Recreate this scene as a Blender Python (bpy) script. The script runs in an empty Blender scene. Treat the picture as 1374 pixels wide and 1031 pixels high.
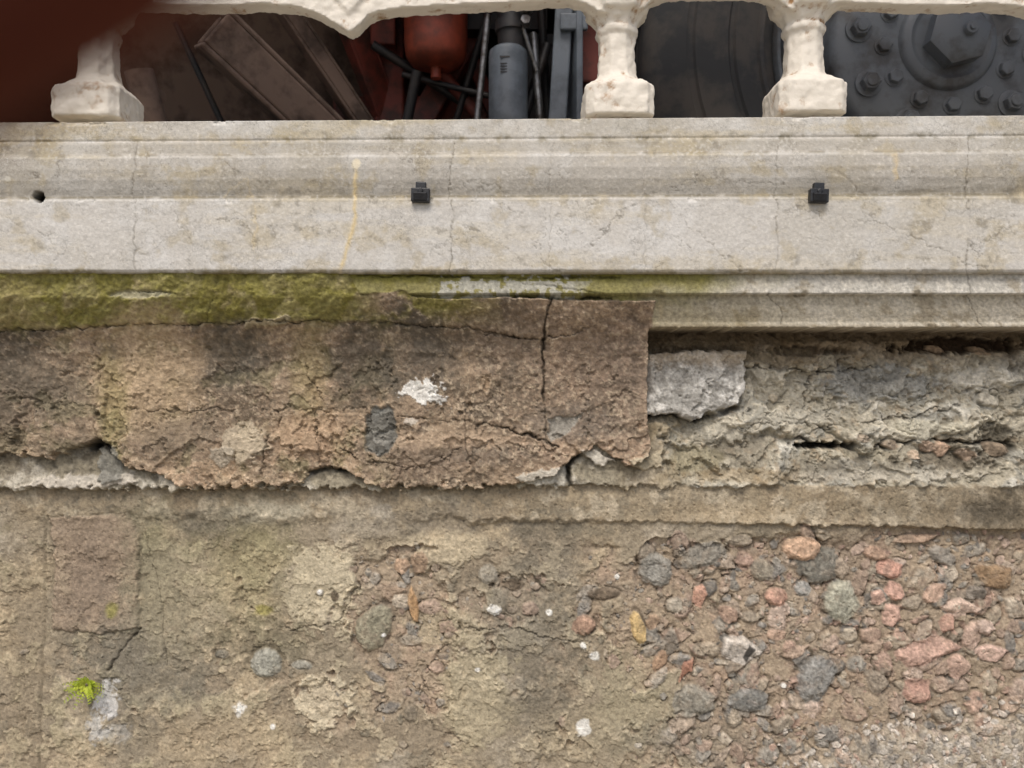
import bpy, bmesh, math, numpy as np, random
from mathutils import Vector, Matrix
random.seed(5)
D=1050.0
rng=np.random.RandomState(11)
_ang=rng.rand(256,256)*2*np.pi
GX=np.cos(_ang).astype(np.float32); GY=np.sin(_ang).astype(np.float32)
def lin(c):
    c=np.array(c,dtype=np.float64)/255.
    return np.where(c<=0.04045,c/12.92,((c+0.055)/1.055)**2.4).astype(np.float32)
def perlin(x,y,seed=0):
    x=x+seed*17.37+500.5; y=y+seed*9.71+700.3
    x0=np.floor(x); y0=np.floor(y)
    fx=(x-x0).astype(np.float32); fy=(y-y0).astype(np.float32)
    a=x0.astype(np.int32)&255; b=y0.astype(np.int32)&255
    a1=(a+1)&255; b1=(b+1)&255
    u=fx*fx*fx*(fx*(fx*6-15)+10); v=fy*fy*fy*(fy*(fy*6-15)+10)
    n00=GX[a,b]*fx+GY[a,b]*fy
    n10=GX[a1,b]*(fx-1)+GY[a1,b]*fy
    n01=GX[a,b1]*fx+GY[a,b1]*(fy-1)
    n11=GX[a1,b1]*(fx-1)+GY[a1,b1]*(fy-1)
    return ((n00*(1-u)+n10*u)*(1-v)+(n01*(1-u)+n11*u)*v)*1.5
def fbm(x,y,sc,octv=4,seed=0,sy=None,gain=0.55):
    sy=sy or sc
    t=0; a=1.0; s=0; f=1.0
    for i in range(octv):
        t=t+a*perlin(x/sc*f,y/sy*f,seed+i*3); s+=a; a*=gain; f*=2.03
    return t/s*1.5
def ss(a,b,x):
    t=np.clip((x-a)/(b-a),0,1); return t*t*(3-2*t)
def grid_mesh(name,X,Y,Z,C,mat):
    r,c=X.shape
    me=bpy.data.meshes.new(name)
    co=np.stack([X,Y,Z],-1).reshape(-1,3).astype(np.float32)/1000.0
    idx=np.arange(r*c).reshape(r,c)
    q=np.stack([idx[:-1,:-1],idx[1:,:-1],idx[1:,1:],idx[:-1,1:]],-1).reshape(-1,4).astype(np.int32)
    me.vertices.add(r*c); me.vertices.foreach_set("co",co.ravel())
    me.loops.add(q.size); me.loops.foreach_set("vertex_index",q.ravel())
    me.polygons.add(len(q)); me.polygons.foreach_set("loop_start",np.arange(0,q.size,4,dtype=np.int32))
    me.update(calc_edges=True)
    me.polygons.foreach_set("use_smooth",np.ones(len(q),dtype=bool))
    at=me.color_attributes.new("Col",'FLOAT_COLOR','POINT')
    rgba=np.ones((r*c,4),np.float32); rgba[:,:3]=np.clip(C.reshape(-1,3),0.004,0.85)
    at.data.foreach_set("color",rgba.ravel())
    me.materials.append(mat)
    ob=bpy.data.objects.new(name,me); bpy.context.collection.objects.link(ob)
    return ob
# ---------------------------------------------------------------- materials
def nt(name):
    m=bpy.data.materials.new(name); m.use_nodes=True
    n=m.node_tree.nodes; l=m.node_tree.links
    return m,n,l,n["Principled BSDF"]
def stone_mat(name,crack=0.0,bump=0.6,rough=0.92,var=(0.72,1.22)):
    m,n,l,b=nt(name)
    b.inputs["Roughness"].default_value=rough
    b.inputs["Specular IOR Level"].default_value=0.25
    at=n.new("ShaderNodeAttribute"); at.attribute_name="Col"
    tc=n.new("ShaderNodeTexCoord")
    n1=n.new("ShaderNodeTexNoise"); n1.inputs["Scale"].default_value=260; n1.inputs["Detail"].default_value=6; n1.inputs["Roughness"].default_value=0.7
    l.new(tc.outputs["Object"],n1.inputs["Vector"])
    mr=n.new("ShaderNodeMapRange"); mr.inputs[1].default_value=0.3; mr.inputs[2].default_value=0.7; mr.inputs[3].default_value=var[0]; mr.inputs[4].default_value=var[1]
    l.new(n1.outputs["Fac"],mr.inputs[0])
    mx=n.new("ShaderNodeVectorMath"); mx.operation='SCALE'
    l.new(at.outputs["Color"],mx.inputs[0]); l.new(mr.outputs[0],mx.inputs["Scale"])
    out=mx.outputs[0]
    if crack>0:
        for sc,wd,th,sd in ((13,0.008,0.47,0.0),(40,0.022,0.50,3.7),(95,.04,.53,6.1)):
            nw=n.new("ShaderNodeTexNoise"); nw.inputs["Scale"].default_value=14; nw.inputs["Detail"].default_value=8; nw.inputs["Roughness"].default_value=.68
            l.new(tc.outputs["Object"],nw.inputs["Vector"])
            sc_=n.new("ShaderNodeVectorMath"); sc_.operation='SCALE'; sc_.inputs["Scale"].default_value=0.14
            l.new(nw.outputs["Color"],sc_.inputs[0])
            ad=n.new("ShaderNodeVectorMath"); ad.operation='ADD'
            l.new(tc.outputs["Object"],ad.inputs[0]); l.new(sc_.outputs[0],ad.inputs[1])
            v=n.new("ShaderNodeTexVoronoi"); v.feature='DISTANCE_TO_EDGE'; v.inputs["Scale"].default_value=sc
            l.new(ad.outputs[0],v.inputs["Vector"])
            r=n.new("ShaderNodeMapRange"); r.inputs[1].default_value=0; r.inputs[2].default_value=wd; r.inputs[3].default_value=1; r.inputs[4].default_value=0
            l.new(v.outputs["Distance"],r.inputs[0])
            nm=n.new("ShaderNodeTexNoise"); nm.inputs["Scale"].default_value=7+sd; nm.inputs["Detail"].default_value=6
            l.new(tc.outputs["Object"],nm.inputs["Vector"])
            rm=n.new("ShaderNodeMapRange"); rm.inputs[1].default_value=th; rm.inputs[2].default_value=th+0.14; rm.inputs[3].default_value=0; rm.inputs[4].default_value=crack
            l.new(nm.outputs["Fac"],rm.inputs[0])
            mu=n.new("ShaderNodeMath"); mu.operation='MULTIPLY'; l.new(r.outputs[0],mu.inputs[0]); l.new(rm.outputs[0],mu.inputs[1])
            mm=n.new("ShaderNodeMix"); mm.data_type='RGBA'
            l.new(mu.outputs[0],mm.inputs["Factor"]); l.new(out,mm.inputs[6]); mm.inputs[7].default_value=(0.12,0.11,0.09,1)
            out=mm.outputs[2]
    l.new(out,b.inputs["Base Color"])
    n2=n.new("ShaderNodeTexNoise"); n2.inputs["Scale"].default_value=420; n2.inputs["Detail"].default_value=5
    l.new(tc.outputs["Object"],n2.inputs["Vector"])
    bp=n.new("ShaderNodeBump"); bp.inputs["Strength"].default_value=bump; bp.inputs["Distance"].default_value=0.0015
    l.new(n2.outputs["Fac"],bp.inputs["Height"]); l.new(bp.outputs[0],b.inputs["Normal"])
    return m
def paint(name,c,rough=0.5,metal=0.0,c2=None,sc=30,bump=0.2,lo=0.45,hi=0.6,edge=False):
    m,n,l,b=nt(name)
    c=tuple(float(v) for v in lin(c)); c2=tuple(float(v) for v in lin(c2)) if c2 is not None else tuple(v*0.6 for v in c)
    b.inputs["Roughness"].default_value=rough; b.inputs["Metallic"].default_value=metal
    tc=n.new("ShaderNodeTexCoord")
    n1=n.new("ShaderNodeTexNoise"); n1.inputs["Scale"].default_value=sc; n1.inputs["Detail"].default_value=7; n1.inputs["Roughness"].default_value=0.65
    l.new(tc.outputs["Object"],n1.inputs["Vector"])
    fac=n1.outputs["Fac"]
    if edge:
        g=n.new("ShaderNodeNewGeometry"); mr0=n.new("ShaderNodeMapRange"); mr0.inputs[1].default_value=0.40; mr0.inputs[2].default_value=0.5; mr0.inputs[3].default_value=0.30; mr0.inputs[4].default_value=0
        l.new(g.outputs["Pointiness"],mr0.inputs[0])
        ad=n.new("ShaderNodeMath"); l.new(fac,ad.inputs[0]); l.new(mr0.outputs[0],ad.inputs[1]); fac=ad.outputs[0]
    mr=n.new("ShaderNodeMapRange"); mr.inputs[1].default_value=lo; mr.inputs[2].default_value=hi
    l.new(fac,mr.inputs[0])
    mm=n.new("ShaderNodeMix"); mm.data_type='RGBA'; mm.inputs[6].default_value=c+(1,); mm.inputs[7].default_value=c2+(1,)
    l.new(mr.outputs[0],mm.inputs["Factor"]); l.new(mm.outputs[2],b.inputs["Base Color"])
    bp=n.new("ShaderNodeBump"); bp.inputs["Strength"].default_value=bump; bp.inputs["Distance"].default_value=0.002
    n2=n.new("ShaderNodeTexNoise"); n2.inputs["Scale"].default_value=sc*5; n2.inputs["Detail"].default_value=5
    l.new(tc.outputs["Object"],n2.inputs["Vector"])
    l.new(n2.outputs["Fac"],bp.inputs["Height"]); l.new(bp.outputs[0],b.inputs["Normal"])
    return m
M_wall=stone_mat("weathered_render",crack=0.0,bump=0.6)
M_corn=stone_mat("pale_cast_stone",crack=0.75,bump=0.4,var=(0.88,1.10))

# ---------------------------------------------------------------- field class
class Field:
    def __init__(s,PX,PY,X1,Y1):
        s.x=PX; s.y=PY; s.X1=X1; s.Y1=Y1
        s.H=np.zeros_like(PX); s.C=np.zeros(PX.shape+(3,),np.float32)
        s.n1=fbm(PX,PY,45,5,1); s.n2=fbm(PX,PY,14,4,2); s.n3=fbm(PX,PY,45,5,31); s.n4=fbm(PX,PY,5,3,8)
        s.n5=fbm(PX,PY,14,4,52)
    def win(s,x0,x1,y0,y1,m=25):
        a=np.searchsorted(s.X1,x0-m-abs(x0-687)*0.04); b=np.searchsorted(s.X1,x1+m+abs(x1-687)*0.04)
        c=np.searchsorted(s.Y1,y0-m); d=np.searchsorted(s.Y1,y1+m)
        return slice(max(c,0),min(d+1,len(s.Y1))),slice(max(a,0),min(b+1,len(s.X1)))
    def mix(s,c,m,w=None):
        c=lin(c)
        if w is None: s.C+= (c-s.C)*m[...,None]
        else: s.C[w]+=(c-s.C[w])*m[...,None]
    def blob(s,cx,cy,rx,ry,c,st=1.0,soft=0.3,dh=0.0,warp=0.6):
        w=s.win(cx-rx*1.8,cx+rx*1.8,cy-ry*1.8,cy+ry*1.8)
        x=s.x[w];y=s.y[w]
        r=np.sqrt(((x-cx)/rx)**2+((y-cy)/ry)**2)+warp*(s.n1[w]*0.7+s.n2[w]*0.7+s.n4[w]*.25)
        m=ss(1+soft,1-soft,r)*st
        if c is not None: s.mix(c,m,w)
        if dh: s.H[w]+=dh*m/max(st,1e-3)
    def crack(s,pts,wd=1.2,dep=3,c=(35,30,25),st=0.85,jit=3.0,fd=.12):
        pts=np.array(pts,float)
        w=s.win(pts[:,0].min(),pts[:,0].max(),pts[:,1].min(),pts[:,1].max())
        x=s.x[w]+jit*s.n2[w]+jit*0.8*s.n1[w]; y=s.y[w]+jit*s.n5[w]+jit*0.8*s.n3[w]
        d=np.full(x.shape,1e9)
        for (ax,ay),(bx,by) in zip(pts[:-1],pts[1:]):
            dx,dy=bx-ax,by-ay; L=dx*dx+dy*dy+1e-6
            t=np.clip(((x-ax)*dx+(y-ay)*dy)/L,0,1)
            d=np.minimum(d,np.hypot(x-ax-t*dx,y-ay-t*dy))
        fade=np.clip(.85+1.2*s.n1[w],fd,1)
        ww=wd*(1+0.6*s.n3[w])
        m=np.exp(-(d/np.maximum(ww,0.3))**2)*fade
        s.H[w]-=dep*m
        s.mix(c,m*st,w)
    def poly(s,pts,soft=1.5,jit=3.0):
        pts=np.array(pts,float)
        w=s.win(pts[:,0].min(),pts[:,0].max(),pts[:,1].min(),pts[:,1].max())
        x=s.x[w]+jit*s.n2[w]; y=s.y[w]+jit*s.n5[w]
        d=np.full(x.shape,1e9); ins=np.zeros(x.shape,bool)
        for i in range(len(pts)):
            ax,ay=pts[i-1]; bx,by=pts[i]
            dx,dy=bx-ax,by-ay; L=dx*dx+dy*dy+1e-6
            t=np.clip(((x-ax)*dx+(y-ay)*dy)/L,0,1)
            d=np.minimum(d,np.hypot(x-ax-t*dx,y-ay-t*dy))
            cr=((ay>y)!=(by>y)); 
            with np.errstate(divide='ignore',invalid='ignore'):
                xi=(bx-ax)*(y-ay)/(by-ay+1e-9)+ax
            ins^= cr&(x<xi)
        sd=np.where(ins,d,-d)
        return w,ss(-soft,soft,sd),sd
    def stone(s,cx,cy,rx,ry,c,h=6,rot=None,ang=0.5,base=None,rs=None,dust=.35):
        rs=rs or random
        c=tuple(.68*a+.32*b for a,b in zip(c,(144,134,120)))
        R=max(rx,ry)*1.45
        w=s.win(cx-R,cx+R,cy-R,cy+R,4)
        x=s.x[w]-cx;y=s.y[w]-cy
        if x.size<4: return
        rot=rs.uniform(0,3.14) if rot is None else rot
        u=(x*math.cos(rot)+y*math.sin(rot))/rx; v=(-x*math.sin(rot)+y*math.cos(rot))/ry
        u=u+0.12*s.n2[w]; v=v+0.12*s.n5[w]
        rp=np.zeros(x.shape); k=rs.choice([4,5,6,7]); a0=rs.uniform(0,6.28)
        for i in range(k):
            a=a0+i*6.283/k+rs.uniform(-.3,.3)
            rp=np.maximum(rp,(u*math.cos(a)+v*math.sin(a))/rs.uniform(0.72,1.0))
        r=ang*rp+(1-ang)*np.hypot(u,v)
        d=1-r
        tx,ty=rs.uniform(-.5,.5),rs.uniform(-.5,.5)
        hh=h*(np.clip(d*2.6,0,1)**0.6)*(1+0.6*(u*tx+v*ty))+0.6*s.n4[w]
        if ang>0.55:
            f=rs.uniform(0,6.28); hh=np.minimum(hh,h*(0.75-0.7*(u*math.cos(f)+v*math.sin(f))))
        b=(s.H[w].min()*0.3+s.H[w].mean()*0.7) if base is None else base
        m=ss(-0.02,0.08,d)
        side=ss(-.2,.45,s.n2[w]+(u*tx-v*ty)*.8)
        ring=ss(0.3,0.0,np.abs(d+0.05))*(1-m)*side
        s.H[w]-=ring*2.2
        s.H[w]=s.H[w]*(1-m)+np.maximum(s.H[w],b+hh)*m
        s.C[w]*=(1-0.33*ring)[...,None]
        cc=lin(c)*rs.uniform(0.85,1.15)
        cc=cc[None,None,:]*(1+0.3*s.n2[w]+0.2*s.n4[w])[...,None]
        cov=m*(0.97-dust*ss(-.1,.6,s.n5[w]+.5*s.n1[w])-dust*.5*ss(.3,.05,d))
        s.C[w]+=(cc-s.C[w])*np.clip(cov,0,1)[...,None]

def axis(lo,hi,f0,f1,step,coarse):
    a=np.arange(f0,lo,-coarse)[1:][::-1]; b=np.arange(f0,f1,step); c=np.arange(f1,hi,coarse)
    return np.concatenate([a,b,c])
# ---------------------------------------------------------------- the wall
STEP=1.2
X1=axis(-3200,3200,-750,750,STEP,10.0)
Zd=axis(-155,1420,-155,545,STEP,10.0)
z1=-Zd
srow=np.interp(z1,[60,113,140],[1.0,0.944,0.935])
Xw=np.repeat(X1[None,:],len(z1),0); Zw=np.repeat(z1[:,None],len(X1),1)
PX=(687+Xw/srow[:,None]); PY=(515.5-Zw/srow[:,None])
F=Field(PX,PY,687+X1,515.5-z1/srow)
x,y=F.x,F.y
n1,n2,n3,n4,n5=F.n1,F.n2,F.n3,F.n4,F.n5
nb=fbm(x,y,220,4,70); nc=fbm(x,y,110,5,81); nf=fbm(x,y,7,4,90); nd=fbm(x,y,90,5,99); ng=fbm(x,y,28,5,211)
# lower wall
H=-20+4*nb+2.6*n1+0.8*n2+0.65*nf
F.C=(np.ones(x.shape+(1,),np.float32)*lin((140,129,110))).astype(np.float32)
F.mix((170,154,127),ss(-0.15,0.45,nc+.2*n2)*0.75)
F.mix((108,102,88),ss(0.0,0.5,nd+.25*n5)*0.7)
F.mix((156,147,131),ss(0.1,0.5,nb+.3*n1)*0.6)
F.mix((118,113,86),ss(0.1,0.5,n3)*ss(600,200,x)*0.5)
sk1=ss(.02,.06,ng*.5+nd+.2*n2-.12)*ss(712,740,y); H-=1.8*sk1; F.mix((148,133,112),sk1*.5)
sk2=ss(.20,.23,n3+.4*nc+.15*n2)*ss(720,745,y)*ss(900,800,x); H+=1.3*sk2; F.mix((176,164,138),sk2*.4)
# exposed aggregate
e=np.interp(x,[-3000,0,420,520,700,860,960,1200,4000],[-.9,-.75,-.32,-.22,-.28,-.02,.35,.55,.55])+np.interp(y,[650,712,740,800,940,1031,1800],[-1.2,-.6,0,.12,.1,-.05,-.1])+0.55*nc+0.28*n1+.1*n2
for (cx,cy,rx,ry,s_) in [(530,810,65,80,.7),(495,860,40,40,.4),(690,790,60,45,.30),(355,900,50,40,.2),(430,960,50,60,.3),(600,950,60,60,.15),(890,770,50,60,.4),(640,760,120,25,-.1),(560,945,45,50,.25)]:
    e+=s_*np.exp(-(((x-cx)/rx)**2+((y-cy)/ry)**2))
sharp=ss(-.2,.3,n3)
E=ss(-0.05,0.30,e)*(1-sharp)+ss(-.02,.07,e)*sharp
edge=ss(0.12,0.0,np.abs(e))*sharp
H=H-6.0*E+1.0*edge*(1-E)
F.mix((154,138,118),E*0.8)
F.mix((158,135,116),E*ss(0,0.5,n3)*0.5)
F.mix((132,121,107),E*ss(0,0.5,ng)*0.5)
F.mix((178,165,141),edge*(1-E)*0.3)
F.H=H
# ledge
le=np.interp(x,[-4000,500,950,1400,4000],[0.1,0.25,1,1,1])
ly=np.interp(x,[-3000,0,400,900,1374,3000],[700,698,700,704,714,716])+3.5*n2+np.where(x<700,6*n1,0)
lsf=np.interp(x,[0,600,900],[12,8,2])
L=np.clip((ly+lsf-y)/(2*lsf),0,1); L=L*L*(3-2*L)
Lw=ss(-.35,.1,n1+.3*n2+np.interp(x,[0,500,950],[-.15,.05,.6]))
Hl=-12+1.6*n1+0.8*n2+0.45*nf-3*ss(665,700,y)+np.where(x>900,2*ss(690,710,y),0)
F.H=F.H*(1-L)+(Hl*le+(-17+2.2*n1+0.7*nf+0.8*n2)*(1-le))*L
F.mix((152,138,114),L*0.6*(.3+.7*Lw)); F.mix((120,107,88),L*ss(-.1,.5,nc+.3*n2)*0.65); F.mix((180,169,148),L*ss(0.0,.4,n3+.3*n2)*0.6); F.mix((108,103,90),L*ss(.1,.5,n5+.3*n1)*.4)
F.mix((96,88,74),L*ss(1050,1374,x)*0.5)
# right rock
wx_=x+30*nd; wy_=y+26*n1+14*nc
st=fbm(wx_,wy_,150,5,120,sy=60); st2=fbm(wx_,wy_,60,5,133,sy=34)
rid=1-np.abs(fbm(wx_,wy_,110,4,140,sy=50))*2.2
yb2=654+3*n2+3*n1
Rk=ss(yb2+2,yb2-2,y)*ss(840,850,x)
blk=np.floor((st*1.6+st2*.7)*2.2)/2.2
Hr=-21+10*st+3*st2+4.5*blk+0.8*n2+0.35*nf+2.5*rid+np.interp(y,[450,470,600,640,656],[-7,-4,0,9,13])
F.H=F.H*(1-Rk)+Hr*Rk
F.mix((156,149,132),Rk)
F.mix((178,171,154),Rk*ss(0.0,0.4,st)*0.85)
F.mix((132,130,121),Rk*ss(0.05,0.45,st2)*0.8)
F.mix((110,103,88),Rk*ss(0.15,0.5,nd+.2*n5)*0.7)
F.mix((192,188,176),Rk*ss(0.25,0.6,n3)*0.6)
F.mix((156,137,111),Rk*ss(0.2,0.6,n5+.4*nc)*0.4)
F.mix((100,83,61),Rk*ss(505,462,y+14*n1)*0.8)
for b in [(1180,515,80,22,(128,127,121),.85,.15,4),(1330,510,40,18,(188,183,170),.7,.3,2),(1060,520,50,16,(168,161,144),.7,.3,2),(1110,600,38,6,(22,18,14),.95,.3,-18),(1080,560,60,12,(170,165,151),.6,.3,0),
          (1250,575,60,12,(180,174,155),.7,.3,3),(1350,590,30,22,(78,72,60),.8,.4,-8),(1180,612,40,10,(134,127,109),.6,.3,0),(1000,600,50,22,(118,111,97),.6,.4,0),(1310,462,80,11,(52,38,26),.95,.25,-14),(1100,470,60,6,(72,59,44),.8,.4,-7),
          (930,620,40,20,(130,122,96),.6,.4,0),(1150,632,70,14,(96,91,80),.7,.4,0),(1290,620,60,15,(100,92,78),.8,.4,-6),(1045,480,60,12,(120,108,88),.7,.4,0),(1000,640,80,9,(136,120,94),.6,.4,0),(980,580,40,12,(176,170,154),.6,.3,1),(1200,640,120,8,(174,167,152),.6,.4,0)]:
    F.blob(b[0],b[1],b[2],b[3],b[4],b[5],b[6],b[7])
F.crack([(1070,590),(1120,598),(1180,606),(1240,590),(1374,600)],2.2,9,jit=5)
F.crack([(870,560),(905,556),(935,566),(1000,548)],2.2,7)
F.crack([(1003,490),(1060,492),(1120,500),(1200,488)],1.2,5,st=.7,jit=6)
F.crack([(1000,575),(1060,566),(1130,575),(1230,560),(1300,548)],1.1,4,st=.6,jit=7)
F.crack([(1085,545),(1100,505),(1150,478)],1.1,4,st=.5,jit=6);F.crack([(1230,540),(1290,520),(1374,525)],1.1,4,st=.5,jit=6)
for cx,cy,rx,ry,c in [(1045,535,9,6,(160,150,130)),(1275,605,13,12,(156,126,104)),(1340,538,16,10,(170,165,150)),(1255,600,14,9,(152,128,108)),(1205,598,12,7,(140,124,106)),(1350,605,18,12,(116,100,82)),(1310,612,14,9,(134,114,96)),(1235,612,9,7,(150,130,110)),(1270,468,14,6,(132,108,84)),(1330,470,16,7,(100,80,60)),(1165,590,10,6,(135,122,106))]:
    F.stone(cx,cy,rx,ry,c,6,0.2,0.6,dust=.2)
# block
w,m,sd=F.poly([(862,476),(930,470),(1003,470),(1000,520),(992,545),(955,552),(932,566),(905,556),(862,558)],1.3,4)
F.H[w]=F.H[w]*(1-m)+(1+2.5*n1[w]+1.8*n2[w]+nf[w]*1.1-3*ss(8,0,sd)-3*ss(.1,.16,n3[w]))*m
F.mix((154,151,144),m*0.97,w); F.mix((192,189,182),m*ss(0,.4,n1[w]+.3*n4[w])*.85,w); F.mix((108,105,98),m*ss(0.1,.45,n5[w]+.3*n4[w])*.65,w)
F.mix((150,133,108),m*ss(500,480,y[w]+10*n2[w])*0.6,w)
# mouldings under the fascia
ym=443+1.0*n2
B=ss(ym+1.2,ym-1.2,y)
y1=395+0.6*n2
prof=np.where(y<y1,66.0,np.interp(y,[395,400,420,434,443],[57,56,50,44,45]))
chip=ss(0.35,0.55,n1+0.25*n2)*3
Hm=prof+0.35*n2+0.35*nf-chip*ss(8,0,np.abs(y-443))-chip*ss(6,0,np.abs(y-395))
F.H=F.H*(1-B)+Hm*B
F.mix((176,169,153),B)
F.mix((172,169,161),B*(y<y1)*0.8)
F.mix((190,184,171),B*ss(.1,.5,n3)*0.5)
F.mix((132,121,100),B*ss(.1,.5,n1+.4*n2)*0.6)
F.mix((120,109,78),B*ss(1160,900,x+60*nc)*0.6*(0.4+0.6*ss(380,440,y+8*n2)))
F.mix((116,110,56),B*ss(1040,860,x+70*n1+30*(y-385)/10)*0.85)
F.mix((104,100,44),B*ss(1030,840,x+60*n1)*ss(386,370,y-5*n2)*0.85)
F.mix((164,162,152),B*ss(575,590,x+8*n1)*ss(800,760,x+30*n1)*ss(0.0,0.2,n5+np.where(y>378,.28,-.1))*0.85)
F.mix((96,83,62),B*ss(6,0,np.abs(y-441+2*n2))*0.5)
F.crack([(1030,396),(1045,415),(1040,440)],0.9,1.2,st=.6)
F.crack([(1298,368),(1300,443)],0.9,1.2,st=.6)
F.crack([(1100,395),(1180,393),(1220,397)],0.8,1.0,st=.4)
# brown render
top=np.interp(x,[-4000,465,485,540,560,620,690,740,880],[364,364,396,391,400,401,399,402,405])+2*n2+1.2*n1
bot=np.interp(x,[-3000,-60,0,60,110,130,150,175,205,250,400,420,440,465,500,600,690,735,755,775,800,815,840,872],[640,640,608,614,600,592,606,630,632,656,650,632,628,630,652,656,652,640,626,612,600,606,626,612])+6*n2+6*n5
rgt=np.interp(y,[395,405,420,450,560,600,620],[880,879,874,867,867,873,868])+1.6*n5
Pd=np.minimum(np.minimum(y-top,bot-y),rgt-x)
P=ss(-1.2,1.2,Pd)
# under-coat
U=ss(-2,2,(656+8*n2+7*n1)-y)*ss(560,570,y)*ss(915,890,x+24*n1+10*n2)
F.H=F.H*(1-U)+(-9+3*n1+1.8*n2+0.7*nf+4*ss(630,652,y))*U
F.mix((132,125,108),U*.9); F.mix((176,170,156),U*ss(-.1,.4,n3)*.8); F.mix((84,78,66),U*ss(.1,.4,n5)*.6); F.mix((144,129,103),U*ss(820,860,x)*.6)
Hp=np.interp(y,[360,400,420,440,460,480,655],[67,60,48,34,20,12,5])+4*nb+4.0*n1+1.7*n2+0.95*nf+2.0*ng
Hp+=4*ss(25,0,Pd)*ss(820,850,x)+1.5*np.abs(n5)*ss(12,0,Pd)
fl=ss(0.22,0.25,nc+0.35*n1+.1*n2)*ss(470,500,y)
Hp-=4.0*fl
fl2=ss(0.20,0.23,nd+0.3*n2)*ss(500,535,y)
Hp-=3.0*fl2
fl3=ss(.30,.32,n3+.2*n2)*ss(450,470,y); Hp-=2.2*fl3
crk=np.interp(x,[-3000,0,100,180,330,345,395,470,560,620,700,735],[450,446,443,437,436,430,434,432,437,441,455,456])+2.5*n2
Hp+=np.where(x<735,3.0*ss(crk+1.2,crk-1.2,y),0)
F.H=F.H*(1-P)+Hp*P
F.mix((145,127,106),P)
F.mix((172,152,125),P*ss(0.0,0.45,nc+.3*n2)*0.75)
F.mix((130,113,96),P*ss(0.0,0.4,n1)*0.55)
F.mix((102,94,82),P*ss(0.05,0.4,nd+0.3*n2)*0.7)
F.mix((164,140,116),P*fl*0.5); F.mix((154,133,110),P*fl2*0.5); F.mix((132,120,105),P*fl3*0.5)
F.mix((146,126,108),P*ss(600,800,x)*0.5)
gs=ss(0.02,0.34,n4*.9+0.5*nd+.35*ng)
F.mix((70,65,56),P*gs*0.55)
F.mix((190,173,148),P*ss(0.12,0.45,nf+.3*n3)*0.5)
Mo=P*ss(540,450,x+25*n1)*ss(crk+3,crk-6,y)
F.mix((130,124,74),Mo*0.88); F.mix((106,104,42),Mo*ss(-0.15,.3,n3)*.85); F.mix((154,142,112),Mo*ss(.15,.5,n5)*.45); F.mix((98,93,62),Mo*ss(.1,.5,ng)*.5)
F.mix((86,84,48),Mo*ss(380,368,y+4*n2)*.4); F.mix((138,122,94),Mo*ss(.15,.4,nd)*.4)
F.mix((114,108,54),P*ss(740,580,x)*ss(448,414,y+10*n1)*ss(-.25,.15,n3)*0.85)
F.mix((120,114,78),P*ss(0.1,.5,n3+.4*nb)*ss(560,480,x)*0.4)
for b in [(322,478,42,42,(72,69,61),.68,.5,0),(485,500,44,56,(70,67,59),.68,.5,0),(60,520,70,50,(92,86,75),.55,.6,0),(205,500,60,80,(180,158,128),.6,.5,0),(155,545,18,80,(132,122,80),.5,.6,0),
          (420,500,22,60,(138,125,88),.5,.6,0),(560,480,50,50,(94,88,79),.45,.6,0),(680,450,60,40,(108,96,83),.5,.6,0),(800,480,60,50,(112,98,86),.45,.6,0),
          (330,598,36,24,(172,159,137),.85,.12,3),(302,610,18,14,(178,168,150),.8,.12,2),(640,610,70,14,(98,92,83),.5,.5,0),(770,570,60,26,(106,99,90),.5,.5,0),(420,585,50,30,(168,143,117),.6,.4,0),
          (195,396,38,6,(170,164,138),.8,.2,-3),(0,560,40,60,(82,74,64),.6,.6,0),(855,500,14,90,(94,85,76),.4,.7,0),(590,590,120,10,(170,149,126),.5,.5,0),(10,400,40,30,(138,127,88),.6,.5,0),(250,590,60,30,(108,98,84),.5,.5,0),(100,600,40,16,(92,84,71),.55,.5,0),(560,620,80,20,(130,114,98),.5,.5,0)]:
    F.blob(b[0],b[1],b[2],b[3],b[4],b[5],b[6],b[7])
F.blob(575,528,24,19,(206,203,195),.95,.08,1.5,warp=.9); F.blob(553,566,10,6,(184,176,163),.8,.1,1,warp=.8)
w,m,sd=F.poly([(493,562),(503,546),(524,545),(533,556),(530,600),(512,612),(494,604)],2,5)
F.H[w]+=(-3.5+3.5*ss(0,14,sd))*m; F.mix((116,116,110),m*.88,w); F.mix((92,89,82),m*ss(.0,.4,n2[w])*.5,w); F.mix((80,77,70),m*ss(574,566,y[w])*ss(554,560,y[w])*.5,w)
for pts,c,dh in [([(735,562),(785,556),(760,582),(738,592)],(144,140,130),-3),([(778,606),(800,603),(826,620),(800,626)],(186,180,167),6),([(690,640),(760,624),(760,652),(720,655)],(170,165,152),3),
                 ([(845,618),(890,604),(890,628),(850,630)],(160,150,128),5),([(332,432),(394,427),(397,436),(338,442)],(150,139,114),5),
                 ([(20,655),(60,640),(180,636),(182,650),(120,656)],(172,165,152),4)]:
    w,m,sd=F.poly(pts,1.3,5); F.mix(c,m*.85,w); F.H[w]+=dh*m
w,m,sd=F.poly([(128,602),(160,600),(166,646),(132,648)],1.5,5); F.mix((112,110,102),m*.9,w); F.H[w]+=4*m
xx=np.arange(-60,736,20.0); F.crack(list(zip(xx,np.interp(xx,[-60,0,100,180,330,345,395,470,560,620,700,735],[450,446,443,437,436,430,434,432,437,441,455,456]))),1.1,4,jit=4,fd=.4)
F.crack([(740,402),(731,430),(728,470),(730,540),(733,590)],1.4,6,jit=3.0,fd=.5)
F.crack([(640,568),(690,577),(720,588),(752,600)],1.2,5,jit=4,fd=.5)
F.crack([(625,540),(626,600),(640,640)],0.8,2,st=.5)
F.crack([(150,548),(260,552),(350,548),(420,553),(495,546)],.9,3,st=.5,jit=6)
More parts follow.
